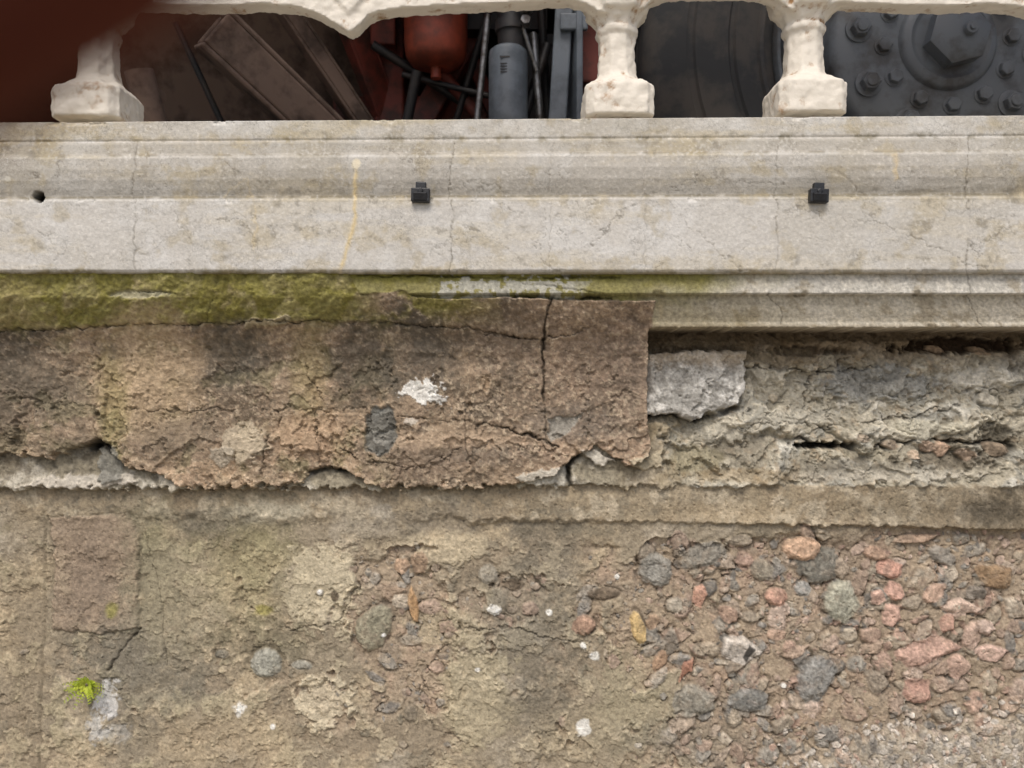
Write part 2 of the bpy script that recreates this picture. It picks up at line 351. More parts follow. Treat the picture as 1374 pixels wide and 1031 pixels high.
F.crack([(495,552),(560,560),(640,568)],.9,3,st=.55,jit=5)
F.crack([(408,450),(415,500),(440,540)],.9,3.0,st=.45,jit=6)
F.crack([(135,450),(138,520),(130,595)],.9,2.5,st=.35,jit=6)
F.crack([(350,640),(362,590),(380,560)],1.0,4,st=.6,jit=6); F.crack([(425,555),(430,628)],.9,3,st=.5,jit=5)
F.crack([(0,560),(20,600)],.9,3,st=.5)
F.crack([(455,600),(500,622),(560,628),(620,600)],0.9,3,st=.5,jit=6); F.crack([(650,450),(730,458),(800,440)],1,3.5,st=.5,jit=5)
F.crack([(120,602),(135,592),(148,604)],4.5,12,c=(12,10,8),st=1,fd=1); F.crack([(415,634),(440,628),(462,632)],3,8,c=(25,20,15))
F.crack([(765,650),(762,626),(775,612)],2.8,10,c=(26,22,18),fd=.8)
F.crack([(480,369),(560,370),(700,372),(830,373)],1.6,4,c=(40,36,22),st=.6); F.crack([(690,398),(760,401),(820,400)],2.0,6,c=(25,20,15),fd=.5)
F.crack([(700,380),(830,398)],.9,2,st=.5)
F.crack([(188,390),(240,394)],.8,2,st=.6); F.crack([(100,372),(105,440)],.7,1.5,st=.35); F.crack([(290,370),(285,435)],.7,1.5,st=.4)
# lower wall features
F.crack([(50,690),(48,800),(45,900),(40,1031),(40,1100)],2.2,2.0,c=(96,89,74),st=.5,jit=1.5,fd=.5)
w,m,sd=F.poly([(57,697),(160,694),(178,720),(176,850),(120,858),(60,850)],2,5)
F.H[w]+=2.6*m-1.4*ss(4,0,np.abs(sd)); F.mix((138,121,104),m*.65,w); F.mix((82,77,65),ss(3,0,np.abs(sd))*.45*ss(-.3,.2,n1[w]),w)
for b in [(200,760,40,80,(116,113,90),.5,.6,0),(180,900,80,90,(100,98,88),.6,.6,0),(330,760,60,70,(126,120,86),.5,.7,0),(700,860,80,80,(106,102,90),.55,.6,0),(740,740,40,50,(104,98,86),.45,.6,0),
          (350,690,50,14,(182,174,154),.6,.4,0),(510,690,16,12,(192,184,168),.5,.3,0),(430,800,50,60,(184,173,147),.7,.12,2.4),(430,950,35,40,(190,179,154),.7,.10,3),(640,940,50,70,(170,159,132),.55,.2,1.5),
          (590,700,90,20,(126,118,104),.5,.6,0),(20,850,30,200,(134,121,100),.5,.7,0),(850,950,50,60,(156,148,122),.5,.5,0),(240,820,70,60,(154,144,119),.5,.5,0),
          (1345,690,40,20,(70,64,54),.7,.6,0),(770,1000,60,40,(150,138,115),.5,.5,0),(300,1000,90,40,(162,146,120),.5,.5,0),(600,740,60,20,(178,165,139),.6,.2,1.6),(1000,690,80,14,(172,154,126),.4,.5,0),(345,825,10,7,(150,142,70),.6,.4,0),(140,825,8,12,(134,131,58),.6,.4,0),
          (920,1000,90,24,(120,114,100),.5,.6,0),(1140,760,70,50,(138,122,106),.4,.6,-3),(110,780,30,50,(120,106,92),.4,.5,0),(350,870,70,30,(110,104,84),.5,.4,-2),(600,850,60,30,(166,154,128),.5,.2,1.6),(720,960,40,40,(98,93,82),.5,.6,0),(270,700,60,16,(112,106,92),.5,.5,0)]:
    F.blob(b[0],b[1],b[2],b[3],b[4],b[5],b[6],b[7])
F.blob(136,955,14,24,(206,204,200),.75,.25,.8,warp=1.1); F.blob(122,985,12,16,(196,194,188),.6,.3,.5,warp=1.2); F.blob(140,990,18,14,(180,178,172),.4,.5,0,warp=1.1)
F.crack([(620,850),(680,848),(740,862),(790,872)],1,3,st=.65,jit=5); F.crack([(620,850),(560,920),(590,960)],.9,2.5,st=.5,jit=6)
F.crack([(180,850),(150,880),(135,910)],1.6,4,st=.8); F.crack([(380,850),(450,840),(480,790)],1,3,st=.55,jit=6)
F.crack([(180,700),(205,800),(215,900)],.8,1.5,st=.4); F.crack([(560,930),(580,990),(630,1000)],.9,2,st=.5)
rs=random.Random(21)
pal=[(124,121,113),(112,111,107),(142,136,125),(152,130,112),(154,132,116),(144,122,106),(152,140,121),(124,113,99),(98,96,92),(174,163,145),(136,117,103),(158,142,125),(136,126,110)]
palR=pal+[(166,136,119),(160,131,116),(176,153,137),(186,165,150),(154,125,109)]
ex1=F.X1; ey1=F.Y1
low=ss(985,1040,y+.20*(x-1150)+34*n1+14*n2)*ss(1050,1160,x+40*n1)
E=E*(1-.8*low)
F.H=F.H*(1-.6*low)+(-20+2.4*n1+1.0*n2+.6*nf)*.6*low; F.mix((166,157,141),low*.7); F.mix((138,127,110),low*ss(-.1,.4,n3+.3*n5)*.7); F.mix((186,180,167),low*ss(.1,.4,n5)*.5)
def Eat(px,py):
    j=min(np.searchsorted(ex1,px),len(ex1)-1); i=min(np.searchsorted(ey1,py),len(ey1)-1); return E[i,j]
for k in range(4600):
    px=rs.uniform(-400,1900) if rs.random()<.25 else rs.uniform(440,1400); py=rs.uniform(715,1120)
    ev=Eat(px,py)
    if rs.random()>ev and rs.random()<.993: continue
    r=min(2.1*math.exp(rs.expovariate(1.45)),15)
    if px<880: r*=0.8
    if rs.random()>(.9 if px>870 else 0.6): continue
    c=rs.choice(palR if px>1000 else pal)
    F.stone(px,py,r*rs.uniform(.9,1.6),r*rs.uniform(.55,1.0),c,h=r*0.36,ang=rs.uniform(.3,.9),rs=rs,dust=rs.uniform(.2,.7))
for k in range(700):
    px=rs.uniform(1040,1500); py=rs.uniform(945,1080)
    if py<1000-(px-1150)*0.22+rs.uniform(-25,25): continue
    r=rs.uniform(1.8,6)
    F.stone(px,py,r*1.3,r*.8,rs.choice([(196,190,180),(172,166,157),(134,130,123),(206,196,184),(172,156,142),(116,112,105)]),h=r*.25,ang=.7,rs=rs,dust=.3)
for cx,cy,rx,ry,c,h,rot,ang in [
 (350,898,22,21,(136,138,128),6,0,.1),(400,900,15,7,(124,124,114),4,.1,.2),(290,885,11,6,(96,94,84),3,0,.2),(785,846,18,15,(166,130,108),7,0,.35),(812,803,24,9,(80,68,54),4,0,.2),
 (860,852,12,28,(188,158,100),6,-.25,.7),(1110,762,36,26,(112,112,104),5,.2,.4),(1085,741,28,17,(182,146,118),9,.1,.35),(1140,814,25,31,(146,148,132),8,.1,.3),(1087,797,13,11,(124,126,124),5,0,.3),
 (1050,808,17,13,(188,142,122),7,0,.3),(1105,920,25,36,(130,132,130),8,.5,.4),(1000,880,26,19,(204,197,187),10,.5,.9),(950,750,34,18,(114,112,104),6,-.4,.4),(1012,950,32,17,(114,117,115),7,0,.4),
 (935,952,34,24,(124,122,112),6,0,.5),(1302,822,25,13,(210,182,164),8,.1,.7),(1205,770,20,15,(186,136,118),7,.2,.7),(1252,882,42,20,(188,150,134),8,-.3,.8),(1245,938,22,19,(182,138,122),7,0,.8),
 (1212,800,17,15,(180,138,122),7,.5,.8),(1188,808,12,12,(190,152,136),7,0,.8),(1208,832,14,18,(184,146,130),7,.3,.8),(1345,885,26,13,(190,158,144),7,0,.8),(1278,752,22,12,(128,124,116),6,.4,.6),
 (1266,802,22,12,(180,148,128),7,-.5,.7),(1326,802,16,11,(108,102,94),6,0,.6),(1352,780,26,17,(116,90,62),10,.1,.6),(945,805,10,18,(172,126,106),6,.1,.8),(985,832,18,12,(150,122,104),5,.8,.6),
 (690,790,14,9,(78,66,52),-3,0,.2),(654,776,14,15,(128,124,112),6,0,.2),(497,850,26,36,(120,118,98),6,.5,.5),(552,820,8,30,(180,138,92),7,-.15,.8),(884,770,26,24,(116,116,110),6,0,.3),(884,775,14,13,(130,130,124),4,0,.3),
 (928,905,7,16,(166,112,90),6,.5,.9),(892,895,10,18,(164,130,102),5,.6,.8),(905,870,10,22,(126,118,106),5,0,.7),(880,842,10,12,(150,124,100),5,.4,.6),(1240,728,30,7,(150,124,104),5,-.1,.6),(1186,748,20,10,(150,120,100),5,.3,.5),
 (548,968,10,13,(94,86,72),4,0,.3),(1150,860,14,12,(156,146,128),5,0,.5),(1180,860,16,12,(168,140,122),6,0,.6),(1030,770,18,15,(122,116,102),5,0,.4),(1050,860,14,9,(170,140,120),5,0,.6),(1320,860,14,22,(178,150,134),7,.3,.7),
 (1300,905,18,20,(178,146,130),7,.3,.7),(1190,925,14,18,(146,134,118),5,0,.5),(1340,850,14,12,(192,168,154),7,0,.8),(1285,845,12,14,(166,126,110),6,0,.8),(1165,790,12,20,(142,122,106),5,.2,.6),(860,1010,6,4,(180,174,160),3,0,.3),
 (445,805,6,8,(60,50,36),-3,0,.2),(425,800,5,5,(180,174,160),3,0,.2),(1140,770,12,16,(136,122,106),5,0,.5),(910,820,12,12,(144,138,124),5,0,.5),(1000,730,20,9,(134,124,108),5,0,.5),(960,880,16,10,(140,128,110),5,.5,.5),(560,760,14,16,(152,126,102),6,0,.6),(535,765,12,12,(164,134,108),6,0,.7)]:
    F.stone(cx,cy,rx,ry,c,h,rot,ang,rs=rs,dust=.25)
w,m,sd=F.poly([(1012,872),(1021,880),(1008,898),(1003,890)],1.2,1); F.mix((40,38,36),m*.9,w)
for cx,cy,r in [(783,987,9),(800,887,7),(315,960,9),(663,826,8),(785,873,4),(425,799,4),(738,828,4),(510,860,4),(832,780,5),(1060,930,3),(640,905,3),(360,985,4)]:
    F.blob(cx,cy,r,r,(210,207,198),.92,.2,.8,warp=.8)
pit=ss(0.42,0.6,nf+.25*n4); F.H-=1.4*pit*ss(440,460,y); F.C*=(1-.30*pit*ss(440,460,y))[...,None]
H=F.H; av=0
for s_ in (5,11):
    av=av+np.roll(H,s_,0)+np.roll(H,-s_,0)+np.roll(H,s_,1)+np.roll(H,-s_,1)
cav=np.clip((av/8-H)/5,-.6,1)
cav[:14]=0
F.C*=(1-0.28*cav)[...,None]  # occlusion shade painted into the colour: hollows darkened, raised spots lightened
sal=1+0.24*n4+0.18*nf+0.10*n2
F.C*=np.clip(sal,.5,1.6)[...,None]
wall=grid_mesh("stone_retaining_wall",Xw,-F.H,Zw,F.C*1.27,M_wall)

# ---------------------------------------------------------------- cornice
segs=[(160,50),(184,50.5),(187,49),(189,54),(191,56),(198,57.5),(204,59),(206,63.5),(210,66.5),(225,68.5),(240,67.5),(252,64.5),(261,61.5),(263.5,62),(265,73),(268,75.5),(362,76.5),(366,74)]
pz=[( p,(515.5-py)*(D-p)/D) for py,p in segs]
P0=pz[0]
pr=[(-260,P0[1]+1),(-120,P0[1]+1),(-30,P0[1]+1),(35,P0[1]+1),(47,P0[1]+.5)]+pz+[(68,pz[-1][1]-1),(50,pz[-1][1]-.5),(20,pz[-1][1]-.5)]
pp=[];pv=[]
for (a0,b0),(a1,b1) in zip(pr[:-1],pr[1:]):
    L_=math.hypot(a1-a0,b1-b0); k=max(1,int(L_/(1.2 if a0>=28 else 12)))
    for i in range(k): pp.append(a0+(a1-a0)*i/k); pv.append(b0+(b1-b0)*i/k)
pp.append(pr[-1][0]); pv.append(pr[-1][1])
pp=np.array(pp);pv=np.array(pv)
Xc=np.repeat(X1[None,:],len(pp),0); Pc=np.repeat(pp[:,None],len(X1),1); Zc=np.repeat(pv[:,None],len(X1),1)
sc=(D-Pc)/D
PXc=687+Xc/sc; PYc=515.5-Zc/sc
order=np.maximum.accumulate(PYc[:,0])+np.arange(len(pp))*1e-4
K=Field(PXc,PYc,687+X1/0.94,order)
x,y=K.x,K.y
a1,a2,a3,a4,a5=K.n1,K.n2,K.n3,K.n4,K.n5
kb=fbm(x,y,200,4,170); kc=fbm(x,y,90,5,181); kd=fbm(x,y,300,5,199,sy=40)
K.C=(np.ones(x.shape+(1,))*lin((179,174,164))).astype(np.float32)
K.mix((198,196,190),ss(-.1,.4,kc+.2*a1)*.6); K.mix((158,151,135),ss(-.05,.45,kb+.3*a1)*.6); K.mix((160,156,149),ss(.05,.5,a3)*.35); K.mix((178,166,138),ss(0,.4,kd+.2*a2)*.45)
K.mix((148,142,130),ss(187,190,y)*ss(208,205,y)*.55); K.mix((156,151,142),ss(208,212,y)*ss(266,262,y)*.45)  # moulding shade painted into the colour of the two middle bands
K.mix((198,196,192),ss(268,272,y)*.35)
K.mix((118,111,92),ss(.0,.4,a1+.3*a2)*ss(10,0,np.abs(y-186))*.7)
K.mix((112,105,88),ss(-.2,.4,a3+.3*a2)*ss(4,0,np.abs(y-206))*.6)
K.mix((100,92,70),ss(4,0,np.abs(y-263.5))*.75*ss(-.5,.2,a1+.2))
K.mix((108,98,60),ss(9,0,np.abs(y-367)+4*a2)*ss(-.3,.3,a3)*np.interp(x,[0,600,700,1400],[.9,.65,.45,.3]))
K.mix((156,136,94),ss(300,0,x)*ss(215,160,y)*ss(-.1,.4,a1)*.55)
K.mix((166,152,118),ss(.15,.5,a3+.3*kd)*.35)
K.mix((108,104,96),ss(.25,.5,a4+.25*a5)*ss(0,.4,kc+.2)*.35)
K.mix((120,115,105),ss(.1,.5,fbm(x,y,22,6,230,gain=.7)+.3*kb)*ss(.05,.35,kd+.3*a3)*.5)
K.mix((208,206,200),ss(.35,.6,a4+.4*a1)*.25)
K.H=0.6*a1+0.4*a2+0.2*a4
ed=np.minimum(np.abs(y-160.5),np.minimum(np.abs(y-366),np.abs(y-267)))
K.H-=3*ss(.35,.6,a1+.5*a2)*ss(6,0,ed)
def ck(p,w=.8,d=.8,s=.6,c=(88,82,70),j=5): K.crack(p,w*1.05,d*1.0,c,min(s*1.05,.95),j,.2)
for xx_,st_ in ((605,.8),(180,.5),(1042,.5),(1298,.6),(738,.25),(865,.25)):
    ck([(xx_+4,188),(xx_,230),(xx_-2,266)],.75,1,st_,j=4); ck([(xx_+2,268),(xx_,366)],.75,1,st_,j=4)
ck([(478,215),(476,300),(456,366)],2.6,-.5,.9,(196,178,138),2); ck([(300,262),(330,235),(345,300),(340,340)],1.3,-.3,.6,(190,175,142))
ck([(1200,215),(1205,240)],3,-.3,.7,(192,174,138)); ck([(1120,290),(1180,300),(1240,325),(1330,366)],.7,.8,.5,j=7)
ck([(780,345),(830,290),(870,262),(930,240),(1060,250)],.8,.8,.5,j=8); ck([(895,275),(1000,366)],.8,.8,.4,j=8); ck([(1110,225),(1160,262)],.9,.8,.5,(100,90,76))
ck([(255,190),(300,215),(330,235)],.7,.6,.4); ck([(700,160),(705,188)],.7,.8,.4); ck([(940,366),(1000,372)],1,1,.4)
ck([(30,300),(90,330),(60,366)],.7,.6,.35,j=8); ck([(230,275),(260,330),(300,366)],.6,.6,.35,j=8); ck([(430,275),(470,330)],.6,.6,.3); ck([(620,300),(700,345),(760,366)],.7,.6,.4,j=8)
rc=random.Random(9)
for k in range(190):
    px=rc.uniform(-200,1600); py=rc.choice([rc.uniform(165,186),rc.uniform(212,258),rc.uniform(275,360),rc.uniform(275,360)]); pts=[(px,py)]
    a=rc.uniform(0,6.28)
    for i in range(rc.randint(2,7)):
        a+=rc.uniform(-.9,.9); px+=math.cos(a)*rc.uniform(6,16); py+=math.sin(a)*rc.uniform(6,12); pts.append((px,py))
    ck(pts,rc.uniform(.4,.7),.6,rc.uniform(.2,.5),j=8)
K.blob(52,262,7,8,(30,26,20),1,.12,-16,warp=.1)
for b in [(1049,193,5,12,(216,213,206),.9),(145,181,7,9,(212,209,203),.8),(478,220,6,6,(206,196,172),.8),(10,237,4,3,(200,196,184),.7),(247,200,5,10,(194,188,174),.6),(790,183,5,3,(196,186,156),.6),(545,197,5,10,(140,120,76),.5),(60,180,9,3,(130,114,84),.6),(930,178,14,3,(120,113,98),.5),(330,185,20,4,(118,112,98),.6),(1230,260,26,4,(110,104,88),.5)]:
    K.blob(b[0],b[1],b[2],b[3],b[4],b[5],.25,.2)
K.C*=(1+.10*a4+.05*a2)[...,None]
tilt=np.interp(pv,[138,235,341],[0,.0036,.007])[:,None]
Yc=-(Pc+K.H); Zc2=Zc+Xc*tilt
corn=grid_mesh("stone_cornice",Xc,Yc,Zc2,K.C*1.20,M_corn)

# ---------------------------------------------------------------- helpers
def W(px,py,ymm):
    s=(D+ymm)/D
    return Vector(((px-687)*s/1000,ymm/1000,(515.5-py)*s/1000))
def obj(name,bm,mat,parent=None,smooth=True,bevel=0):
    me=bpy.data.meshes.new(name); bmesh.ops.recalc_face_normals(bm,faces=bm.faces); bm.to_mesh(me); bm.free()
    if smooth:
        me.polygons.foreach_set("use_smooth",np.ones(len(me.polygons),dtype=bool))
    me.materials.append(mat); ob=bpy.data.objects.new(name,me); bpy.context.collection.objects.link(ob)
    if bevel:
        b=ob.modifiers.new("b",'BEVEL'); b.width=bevel; b.segments=2; b.limit_method='ANGLE'
    if smooth and bevel==0:
        e_=ob.modifiers.new("es",'EDGE_SPLIT'); e_.split_angle=math.radians(40)
    if parent: ob.parent=parent
    return ob
def empty(name):
    e=bpy.data.objects.new(name,None); bpy.context.collection.objects.link(e); return e
def box(bm,c,s,rot=None):
    r=bmesh.ops.create_cube(bm,size=1); M=Matrix.Translation(c)@(rot.to_4x4() if rot else Matrix())@Matrix.Diagonal((s[0],s[1],s[2],1))
    bmesh.ops.transform(bm,matrix=M,verts=r['verts'])
def revolve(bm,prof,c,axis='Y',seg=48,ph=0.0,closed=False):
    rings=[]
    for r,t in prof:
        ring=[]
        for i in range(seg):
            a=ph+i*2*math.pi/seg
            if axis=='Y': v=Vector((r*math.cos(a),t,r*math.sin(a)))
            else: v=Vector((r*math.cos(a),r*math.sin(a),t))
            ring.append(bm.verts.new(Vector(c)+v))
        rings.append(ring)
    for A,B_ in zip(rings[:-1],rings[1:]):
        for i in range(seg): bm.faces.new((A[i],A[(i+1)%seg],B_[(i+1)%seg],B_[i]))
    if closed:
        bm.faces.new(rings[0]); bm.faces.new(rings[-1])
    return rings
def tube(bm,p0,p1,r0,r1=None,seg=20):
    r1=r1 or r0; d=(p1-p0); q=d.to_track_quat('Z','Y').to_matrix()
    A=[];B_=[]
    for i in range(seg):
        a=i*2*math.pi/seg; v=Vector((math.cos(a),math.sin(a),0))
        A.append(bm.verts.new(p0+q@(v*r0))); B_.append(bm.verts.new(p1+q@(v*r1)))
    for i in range(seg): bm.faces.new((A[i],A[(i+1)%seg],B_[(i+1)%seg],B_[i]))
    bm.faces.new(A); bm.faces.new(B_)
# ---------------------------------------------------------------- balustrade
M_white=paint("old_white_paint",(226,218,203),0.65,0,(156,118,74),26,0.5,0.57,0.72,edge=True)
bal=bmesh.new()
fy=16.0
def S(px,py): return W(px,py,fy)
prof=[(164,46),(152,46),(126,45.5),(119,43),(112,35),(108,29),(101,26),(75,24),(56,24),(51,24),(47,28),(41,28.5),(38,26),(33,28),(24,34),(20,41),(10,43),(-2,47),(-28,49)]
for cx,dy in ((-1076,-4),(-824,-4),(-122,4),(130,3),(828,0),(1080,-4),(1778,-6),(2030,-8)):
    c=S(cx,0)
    hw=.0455; ch=.011; zz=[(515.5-(py+dy))/1000*1.012 for py in (164,124,114)]
    rr=[]
    for z_,f in ((zz[0],1),(zz[1],1),(zz[2],.78)):
        h_=hw*f; k_=ch if f==1 else ch*1.6
        o_=[(h_-k_,-h_),(h_,-h_+k_),(h_,h_-k_),(h_-k_,h_),(-h_+k_,h_),(-h_,h_-k_),(-h_,-h_+k_),(-h_+k_,-h_)]
        rr.append([bal.verts.new((c.x+a,c.y+.006+b,z_)) for a,b in o_])
    for A,B_ in zip(rr[:-1],rr[1:]):
        for i in range(8): bal.faces.new((A[i],A[(i+1)%8],B_[(i+1)%8],B_[i]))
    bal.faces.new(rr[0]); bal.faces.new(rr[-1])
    pl=[(h/1000/math.cos(math.pi/8)*0.99,(515.5-(py+dy))/1000*1.012) for py,h in prof if py<=119]
    revolve(bal,pl,Vector((c.x,c.y+0.006,0)),'Z',8,math.pi/8,True)
def band(pts,top_py,y0,y1):
    lo=[S(a,b) for a,b in pts]; n_=len(lo)
    zt=(515.5-top_py)/1000*1.01
    vs=[]
    for yy in (y0,y1):
        vs.append([bal.verts.new((v.x,yy,v.z)) for v in lo]+[bal.verts.new((v.x,yy,zt)) for v in reversed(lo)])
    A,B_=vs
    m_=len(A)
    for i in range(n_-1):
        bal.faces.new((A[i],A[i+1],A[m_-2-i],A[m_-1-i])); bal.faces.new((B_[i],B_[m_-1-i],B_[m_-2-i],B_[i+1]))
    for i in range(m_): 
        bal.faces.new((A[i],B_[i],B_[(i+1)%m_],A[(i+1)%m_]))
for off in (-951,0,951):
    up=3
    band([(a+off,b+up) for a,b in [(130,14),(170,12),(230,15),(300,17),(360,14),(405,18),(430,26),(450,37),(462,44),(474,52),(486,43),(497,30),(512,24),(540,20),(620,15),(700,12),(760,8),(785,14),(800,24),(828,28)]],-45,-0.010,0.018)
    band([(a+off,b+up-6) for a,b in [(828,30),(858,26),(872,14),(890,7),(920,4),(955,5),(990,4),(1020,7),(1036,14),(1052,26),(1081,30)]],-45,-0.009,0.019)
    box(bal,S(474+off,8)+Vector((0,-0.014,0)),(.030,.03,.030),Matrix.Rotation(math.radians(45),3,'Y'))
for cx in range(-1076,2100,63):
    p=S(cx,0); tube(bal,Vector((p.x,.017,.55)),Vector((p.x,.017,.90)),.012,.012,10)
box(bal,(0.0,.017,.93),(3.9,.11,.06)); box(bal,(0,.010,.575),(3.6,.04,.03))
balu=obj("painted_balustrade",bal,M_white,smooth=False)
rm=balu.modifiers.new("r",'REMESH'); rm.mode='VOXEL'; rm.voxel_size=0.0025; rm.use_smooth_shade=True
tx=bpy.data.textures.new("lump",'CLOUDS'); tx.noise_scale=0.012; tx.noise_depth=4
dp=balu.modifiers.new("d",'DISPLACE'); dp.texture=tx; dp.strength=0.005; dp.mid_level=0.5
# ---------------------------------------------------------------- clips
M_clip=paint("black_plastic",(34,36,40),0.45,0,(22,22,24),60,.2)
for px,py in ((565,260),(1097,261)):
    c=W(px,py,-76); bm=bmesh.new()
    box(bm,(0,-.003,-.003),(.023,.010,.017)); box(bm,(0,-.002,.0085),(.013,.008,.010)); box(bm,(0,-.008,-.005),(.017,.005,.010),Matrix.Rotation(.3,3,'X')); tube(bm,Vector((0,-.002,.002)),Vector((0,-.0095,.002)),.0035)
    o=obj("plastic_clip",bm,M_clip,smooth=False,bevel=.0012); o.location=c; o.rotation_euler[1]=.03
# ---------------------------------------------------------------- truck
T=empty("fire_truck")
M_tyre=paint("tyre_rubber",(54,55,56),0.8,0,(76,72,68),14,.3)
M_hub=paint("slate_hub_paint",(104,109,114),0.5,0,(80,80,80),16,.15)
M_red=paint("red_chassis_paint",(126,58,46),0.6,0,(74,44,36),14,.3)
M_redt=paint("red_tank_paint",(156,70,48),0.5,0,(108,54,40),10,.15)
M_dirt=paint("dirty_beam",(128,108,96),0.85,0,(80,66,58),12,.5)
M_grey=paint("grey_filter_paint",(112,120,128),0.4,0,(92,99,106),20,.1)
M_black=paint("black_parts",(34,34,36),0.5,0,(50,44,42),20,.2)
M_steel=paint("steel_fittings",(160,160,160),0.35,.8,(100,94,88),40,.2)
M_body=paint("red_body_paint",(170,26,18),.3,0,(160,24,18),3,0.0)
M_under=paint("dark_underbody",(58,48,43),.85,0,(32,28,26),6,.5)
hc=W(1262,63,315)
bm=bmesh.new()
tp=[(.283,.03),(.292,.008),(.303,.000),(.312,-.010),(.318,-.010),(.322,-.006),(.345,-.014),(.362,-.018),(.366,-.014),(.372,-.014),(.376,-.019),(.41,-.022),(.432,-.019),(.436,-.014),(.442,-.013),(.447,-.015),(.470,-.006),(.478,.001),(.492,.010),(.505,.024),(.512,.040),(.514,.06),(.514,.10),(.506,.102),(.506,.112),(.514,.114),(.514,.28),(.45,.32),(.28,.30)]
revolve(bm,tp,hc,'Y',160)
obj("tyre",bm,M_tyre,T)
bm=bmesh.new()
revolve(bm,[(.283,.06),(.290,.02),(.291,.004),(.286,-.004),(.280,-.002),(.277,.012),(.270,.05),(.255,.09),(.235,.105),(.215,.10),(.200,.07),(.198,.0),(.194,-.010),(.186,-.016),(.150,-.02),(.085,-.022),(.082,-.028),(.078,-.032),(.068,-.034),(.062,-.030),(.058,-.030),(.0001,-.030)],hc,'Y',96)
obj("rim",bm,M_hub,T)
bm=bmesh.new()
def hexn(c,r,h,seg=6,ph=.2):
    revolve(bm,[(r,0),(r,-h*.85),(r*.88,-h),(.0002,-h)],c,'Y',seg,ph)
hexn(hc+Vector((.004,-.030,0)),.053,.030,6,.25)
hexn(hc+Vector((.016,-.055,.004)),.011,.014,20)
hexn(hc+Vector((.016,-.066,.004)),.005,.006,12)
for i in range(10):
    a=math.radians(172)+i*math.radians(36)
    c=hc+Vector((.153*math.cos(a),-.018,.153*math.sin(a)))
    hexn(c,.023,.005,24); hexn(c+Vector((0,-.004,0)),.0165,.014,6,i); hexn(c+Vector((0,-.014,0)),.010,.007,16)
for i in range(12):
    a=math.radians(184)+i*math.radians(30)
    c=hc+Vector((.110*math.cos(a),-.020,.110*math.sin(a)))
    hexn(c,.016,.003,20); hexn(c+Vector((0,-.002,0)),.0125,.010,6,i*.7)
hexn(hc+Vector((-.070,-.018,.085)),.009,.010,12)
obj("hub_nuts",bm,M_hub,T,smooth=True)
def beam(p0,p1,w,h,t,mat,name,roll=0):
    d=p1-p0; q=d.to_track_quat('Z','Y').to_matrix()@Matrix.Rotation(roll,3,'Z'); L_=d.length; c=(p0+p1)/2
    bm=bmesh.new()
    for off,s_ in ((Vector((0,h/2,0)),(w,t,L_)),(Vector((0,-h/2,0)),(w,t,L_)),(Vector((w/2-t/2,0,0)),(t,h-t,L_)),(Vector((-w/2+t/2,0,0)),(t,h-t,L_*.995))):
        box(bm,c+q@off,s_,q)
    return obj(name,bm,mat,T,smooth=False,bevel=.004)
beam(W(284,38,330),W(470,215,520),.075,.075,.010,M_dirt,"chassis_beam",.35)
beam(W(375,0,420),W(520,215,560),.05,.03,.006,M_dirt,"brake_rod_channel",.3)
beam(W(445,-40,460),W(540,215,640),.03,.05,.006,M_red,"cross_brace",.3)
bm=bmesh.new(); box(bm,W(330,80,600),(.62,.02,.34),Matrix.Rotation(.5,3,'X')@Matrix.Rotation(-.2,3,'Y')); obj("mud_shield",bm,M_dirt,T,False,.004)
bm=bmesh.new(); tube(bm,W(186,95,300),W(212,190,330),.024); tube(bm,W(215,130,320),W(180,120,360),.012); obj("shock_absorber",bm,M_dirt,T)
c=W(585,0,460); zb=W(0,92,460).z
bm=bmesh.new(); revolve(bm,[(.0001,zb),(.03,zb+.002),(.050,zb+.009),(.058,zb+.022),(.061,zb+.045),(.061,.85)],Vector((c.x,c.y,0)),'Z',40); tube(bm,Vector((c.x,c.y,zb+.01)),Vector((c.x,c.y,zb-.02)),.01); obj("air_tank",bm,M_redt,T)
c=W(682,0,380)
z0=W(0,68,380).z; z1_=W(0,175,380).z
bm=bmesh.new(); revolve(bm,[(.0001,z0+.003),(.028,z0+.002),(.034,z0-.003),(.0355,z0-.012),(.035,z0-.016),(.0355,z0-.02),(.0355,z1_),(.0001,z1_)],Vector((c.x,c.y,0)),'Z',40); obj("filter_canister",bm,M_grey,T)
bm=bmesh.new(); revolve(bm,[(.024,z0),(.026,z0+.03),(.03,z0+.032),(.03,z0+.05),(.024,z0+.052),(.024,z0+.1),(.0001,z0+.11)],Vector((c.x+.006,c.y,0)),'Z',24); obj("filter_cap",bm,M_black,T)
bm=bmesh.new()
for i in range(4): box(bm,Vector((c.x-.008,c.y-.0352,z0-.038-i*.005)),(.012,.001,.0022))
box(bm,Vector((c.x-.006,c.y-.0355,z0-.026)),(.018,.001,.003))
obj("filter_label",bm,M_black,T,False)
bm=bmesh.new(); hexn(W(705,32,360),.010,.02); hexn(W(706,12,350),.013,.02,16); tube(bm,W(655,20,400),W(640,165,420),.006); tube(bm,W(715,45,390),W(725,160,400),.007); tube(bm,W(700,32,360),W(720,95,380),.004); obj("fittings",bm,M_steel,T)
bm=bmesh.new(); box(bm,W(768,80,400),(.012,.12,.36),Matrix.Rotation(.15,3,'Z')); box(bm,W(752,95,360),(.032,.008,.24),Matrix.Rotation(.06,3,'Y')); box(bm,W(770,30,350),(.05,.01,.03)); obj("bracket_plate",bm,M_grey,T,False,.003)
bm=bmesh.new()
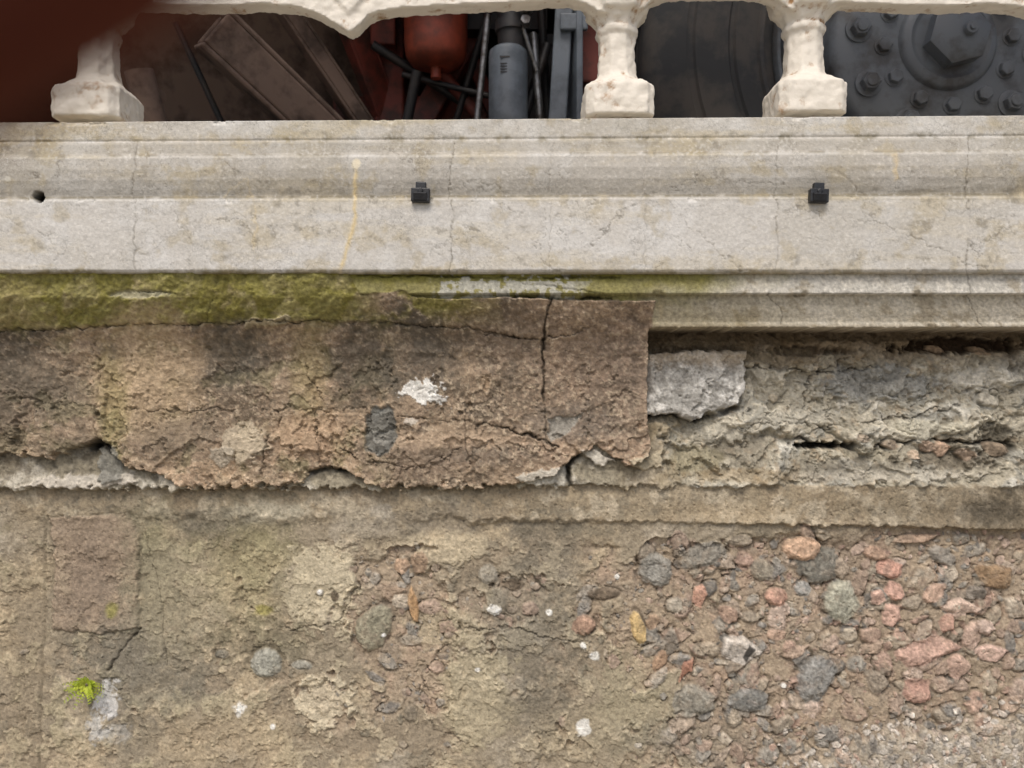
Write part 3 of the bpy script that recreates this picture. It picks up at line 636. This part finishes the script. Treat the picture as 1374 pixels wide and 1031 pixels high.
box(bm,W(800,75,470),(.07,.10,.14)); box(bm,W(600,105,560),(.05,.05,.5),Matrix.Rotation(.5,3,'Y')); box(bm,W(560,150,620),(.35,.05,.05)); box(bm,W(525,80,600),(.06,.06,.5)); box(bm,W(640,100,600),(.03,.05,.5),Matrix.Rotation(-.4,3,'Y')); box(bm,W(515,30,520),(.05,.03,.10)); box(bm,W(250,20,700),(.5,.03,.08)); tube(bm,W(590,95,500),W(650,165,520),.012)
obj("red_chassis",bm,M_red,T,False,.004)
bm=bmesh.new()
for a,b_,r in (((725,-10,430),(735,170,470),.008),((500,60,480),(640,150,540),.009),((660,0,440),(610,170,520),.007),((540,100,480),(660,130,480),.006),((735,60,420),(700,170,420),.009),((560,95,440),(545,170,470),.010),((235,30,420),(300,170,480),.006)):
    tube(bm,W(*a),W(*b_),r,r,12)
box(bm,W(722,120,520),(.06,.05,.2)); box(bm,W(680,20,520),(.16,.05,.08)); obj("hoses",bm,M_black,T)
bm=bmesh.new(); box(bm,(0,1.5,.45),(5.6,.04,.9)); box(bm,(0,1.0,.86),(5.6,1.5,.03)); obj("underbody",bm,M_under,T,False)
bm=bmesh.new(); box(bm,(0.0,1.5,1.80),(5.4,2.3,1.8)); obj("body",bm,M_body,T,False,.03)
bm=bmesh.new(); 
for xx_ in (-1.8,-.4,1.0): box(bm,(xx_,.345,1.7),(1.2,.02,1.2))
obj("roller_shutters",bm,M_steel,T,False,.01)
# ---------------------------------------------------------------- fern
M_leaf=paint("fern_green",(146,166,34),.6,0,(188,198,62),60,.2)
bm=bmesh.new(); rf=random.Random(3)
fc=Vector(((115-687)/1000,.004,(515.5-920)/1000))
for i in range(38):
    a=rf.uniform(0,6.28); L_=rf.uniform(.012,.026); tz=math.sin(a)*L_*.85; tx_=math.cos(a)*L_; out=-rf.uniform(.002,.018)
    for k in range(1,8):
        t=k/7; p=fc+Vector((tx_*t,out*t,tz*t-.004*t*t))
        for sgn in (-1,1):
            l=.0058*(1.15-t*.8); dx=Vector((math.cos(a+sgn*1.1),-.5*rf.random(),math.sin(a+sgn*1.1)))*l; wv=Vector((-dx.z,rf.uniform(-.001,.001),dx.x))*.30
            m_=p+dx*.5
            bm.faces.new([bm.verts.new(p),bm.verts.new(m_+wv),bm.verts.new(p+dx),bm.verts.new(m_-wv)])
obj("small_fern",bm,M_leaf,None,False)
# ---------------------------------------------------------------- grounds
M_gr=paint("pale_paving",(150,142,128),.9,0,(120,114,102),2,.3)
bm=bmesh.new(); box(bm,(0,0,-1.45),(600,600,.1)); obj("ground",bm,M_gr,None,False)
bm=bmesh.new(); box(bm,(0,10.15,-.62),(60,19.9,1.5)); 
M_as=paint("asphalt",(66,64,62),.9,0,(52,50,48),5,.4); obj("promenade",bm,M_as,None,False)
# ---------------------------------------------------------------- photographer's hand
M_skin=paint("skin",(94,46,32),.7,0,(84,40,27),30,.1)
M_skin.node_tree.nodes["Principled BSDF"].inputs["Specular IOR Level"].default_value=.15
V=[(-260,-160,-230,34),(-158,-50,-75,26),(-128,-20,-40,22),
 (-98,25,-10,11),(-62,44,9,9.2),(-38,50,23,8.8),(-15,50,37,8.0),
 (-100,15,-32,10.5),(-66,24,-30,9),(-52,4,-30,8.5),(-50,-14,-28,7.2),
 (-108,5,-52,10),(-76,14,-55,8.8),(-60,-4,-54,8),(-58,-20,-52,7),
 (-118,-8,-70,9),(-90,0,-76,7.6),(-74,-12,-76,7),(-70,-24,-74,6),
 (-132,-48,-30,12),(-108,-62,-8,10.5),(-84,-58,8,9)]
Ed=[(0,1),(1,2),(2,3),(3,4),(4,5),(5,6),(2,7),(7,8),(8,9),(9,10),(2,11),(11,12),(12,13),(13,14),(2,15),(15,16),(16,17),(17,18),(1,19),(19,20),(20,21)]
me=bpy.data.meshes.new("photographer_hand")
me.from_pydata([((a)/1000,-1.05+b/1000,c/1000) for a,b,c,r in V],Ed,[])
ho=bpy.data.objects.new("photographer_hand",me); bpy.context.collection.objects.link(ho); me.materials.append(M_skin)
sk=ho.modifiers.new("s",'SKIN')
for i,(a,b,c,r) in enumerate(V):
    sv=me.skin_vertices[0].data[i]; sv.radius=(r/1000,r/1000); sv.use_root=(i==0)
sk.use_smooth_shade=True
su=ho.modifiers.new("ss",'SUBSURF'); su.levels=2; su.render_levels=2
# ---------------------------------------------------------------- camera, light
cam=bpy.data.cameras.new("camera"); co=bpy.data.objects.new("camera",cam); bpy.context.collection.objects.link(co)
co.location=(0,-1.05,0); co.rotation_euler=(math.radians(90),0,0)
cam.lens=18/(0.687/1.05); cam.sensor_width=36; cam.clip_start=.004; cam.clip_end=1000
cam.dof.use_dof=True; cam.dof.focus_distance=1.03; cam.dof.aperture_fstop=4.6
bpy.context.scene.camera=co
w=bpy.data.worlds.new("World"); bpy.context.scene.world=w; w.use_nodes=True
n=w.node_tree.nodes; sk_=n.new("ShaderNodeTexSky"); sk_.sky_type='NISHITA'; sk_.sun_disc=False
el=math.radians(54); az=math.radians(192)
sk_.sun_elevation=el; sk_.sun_rotation=az; sk_.air_density=1.0; sk_.dust_density=4.0; sk_.ozone_density=1.0
w.node_tree.links.new(sk_.outputs[0],n["Background"].inputs[0]); n["Background"].inputs[1].default_value=.15
sl=bpy.data.lights.new("sun",'SUN'); sl.energy=1.5; sl.angle=math.radians(18); sl.color=(1,.96,.90)
so=bpy.data.objects.new("sun",sl); bpy.context.collection.objects.link(so)
dv=Vector((math.sin(az)*math.cos(el),math.cos(az)*math.cos(el),math.sin(el)))
so.rotation_euler=(dv).to_track_quat('Z','Y').to_euler()
sc_=bpy.context.scene; sc_.view_settings.view_transform='Standard'; sc_.view_settings.look='None'; sc_.view_settings.exposure=0
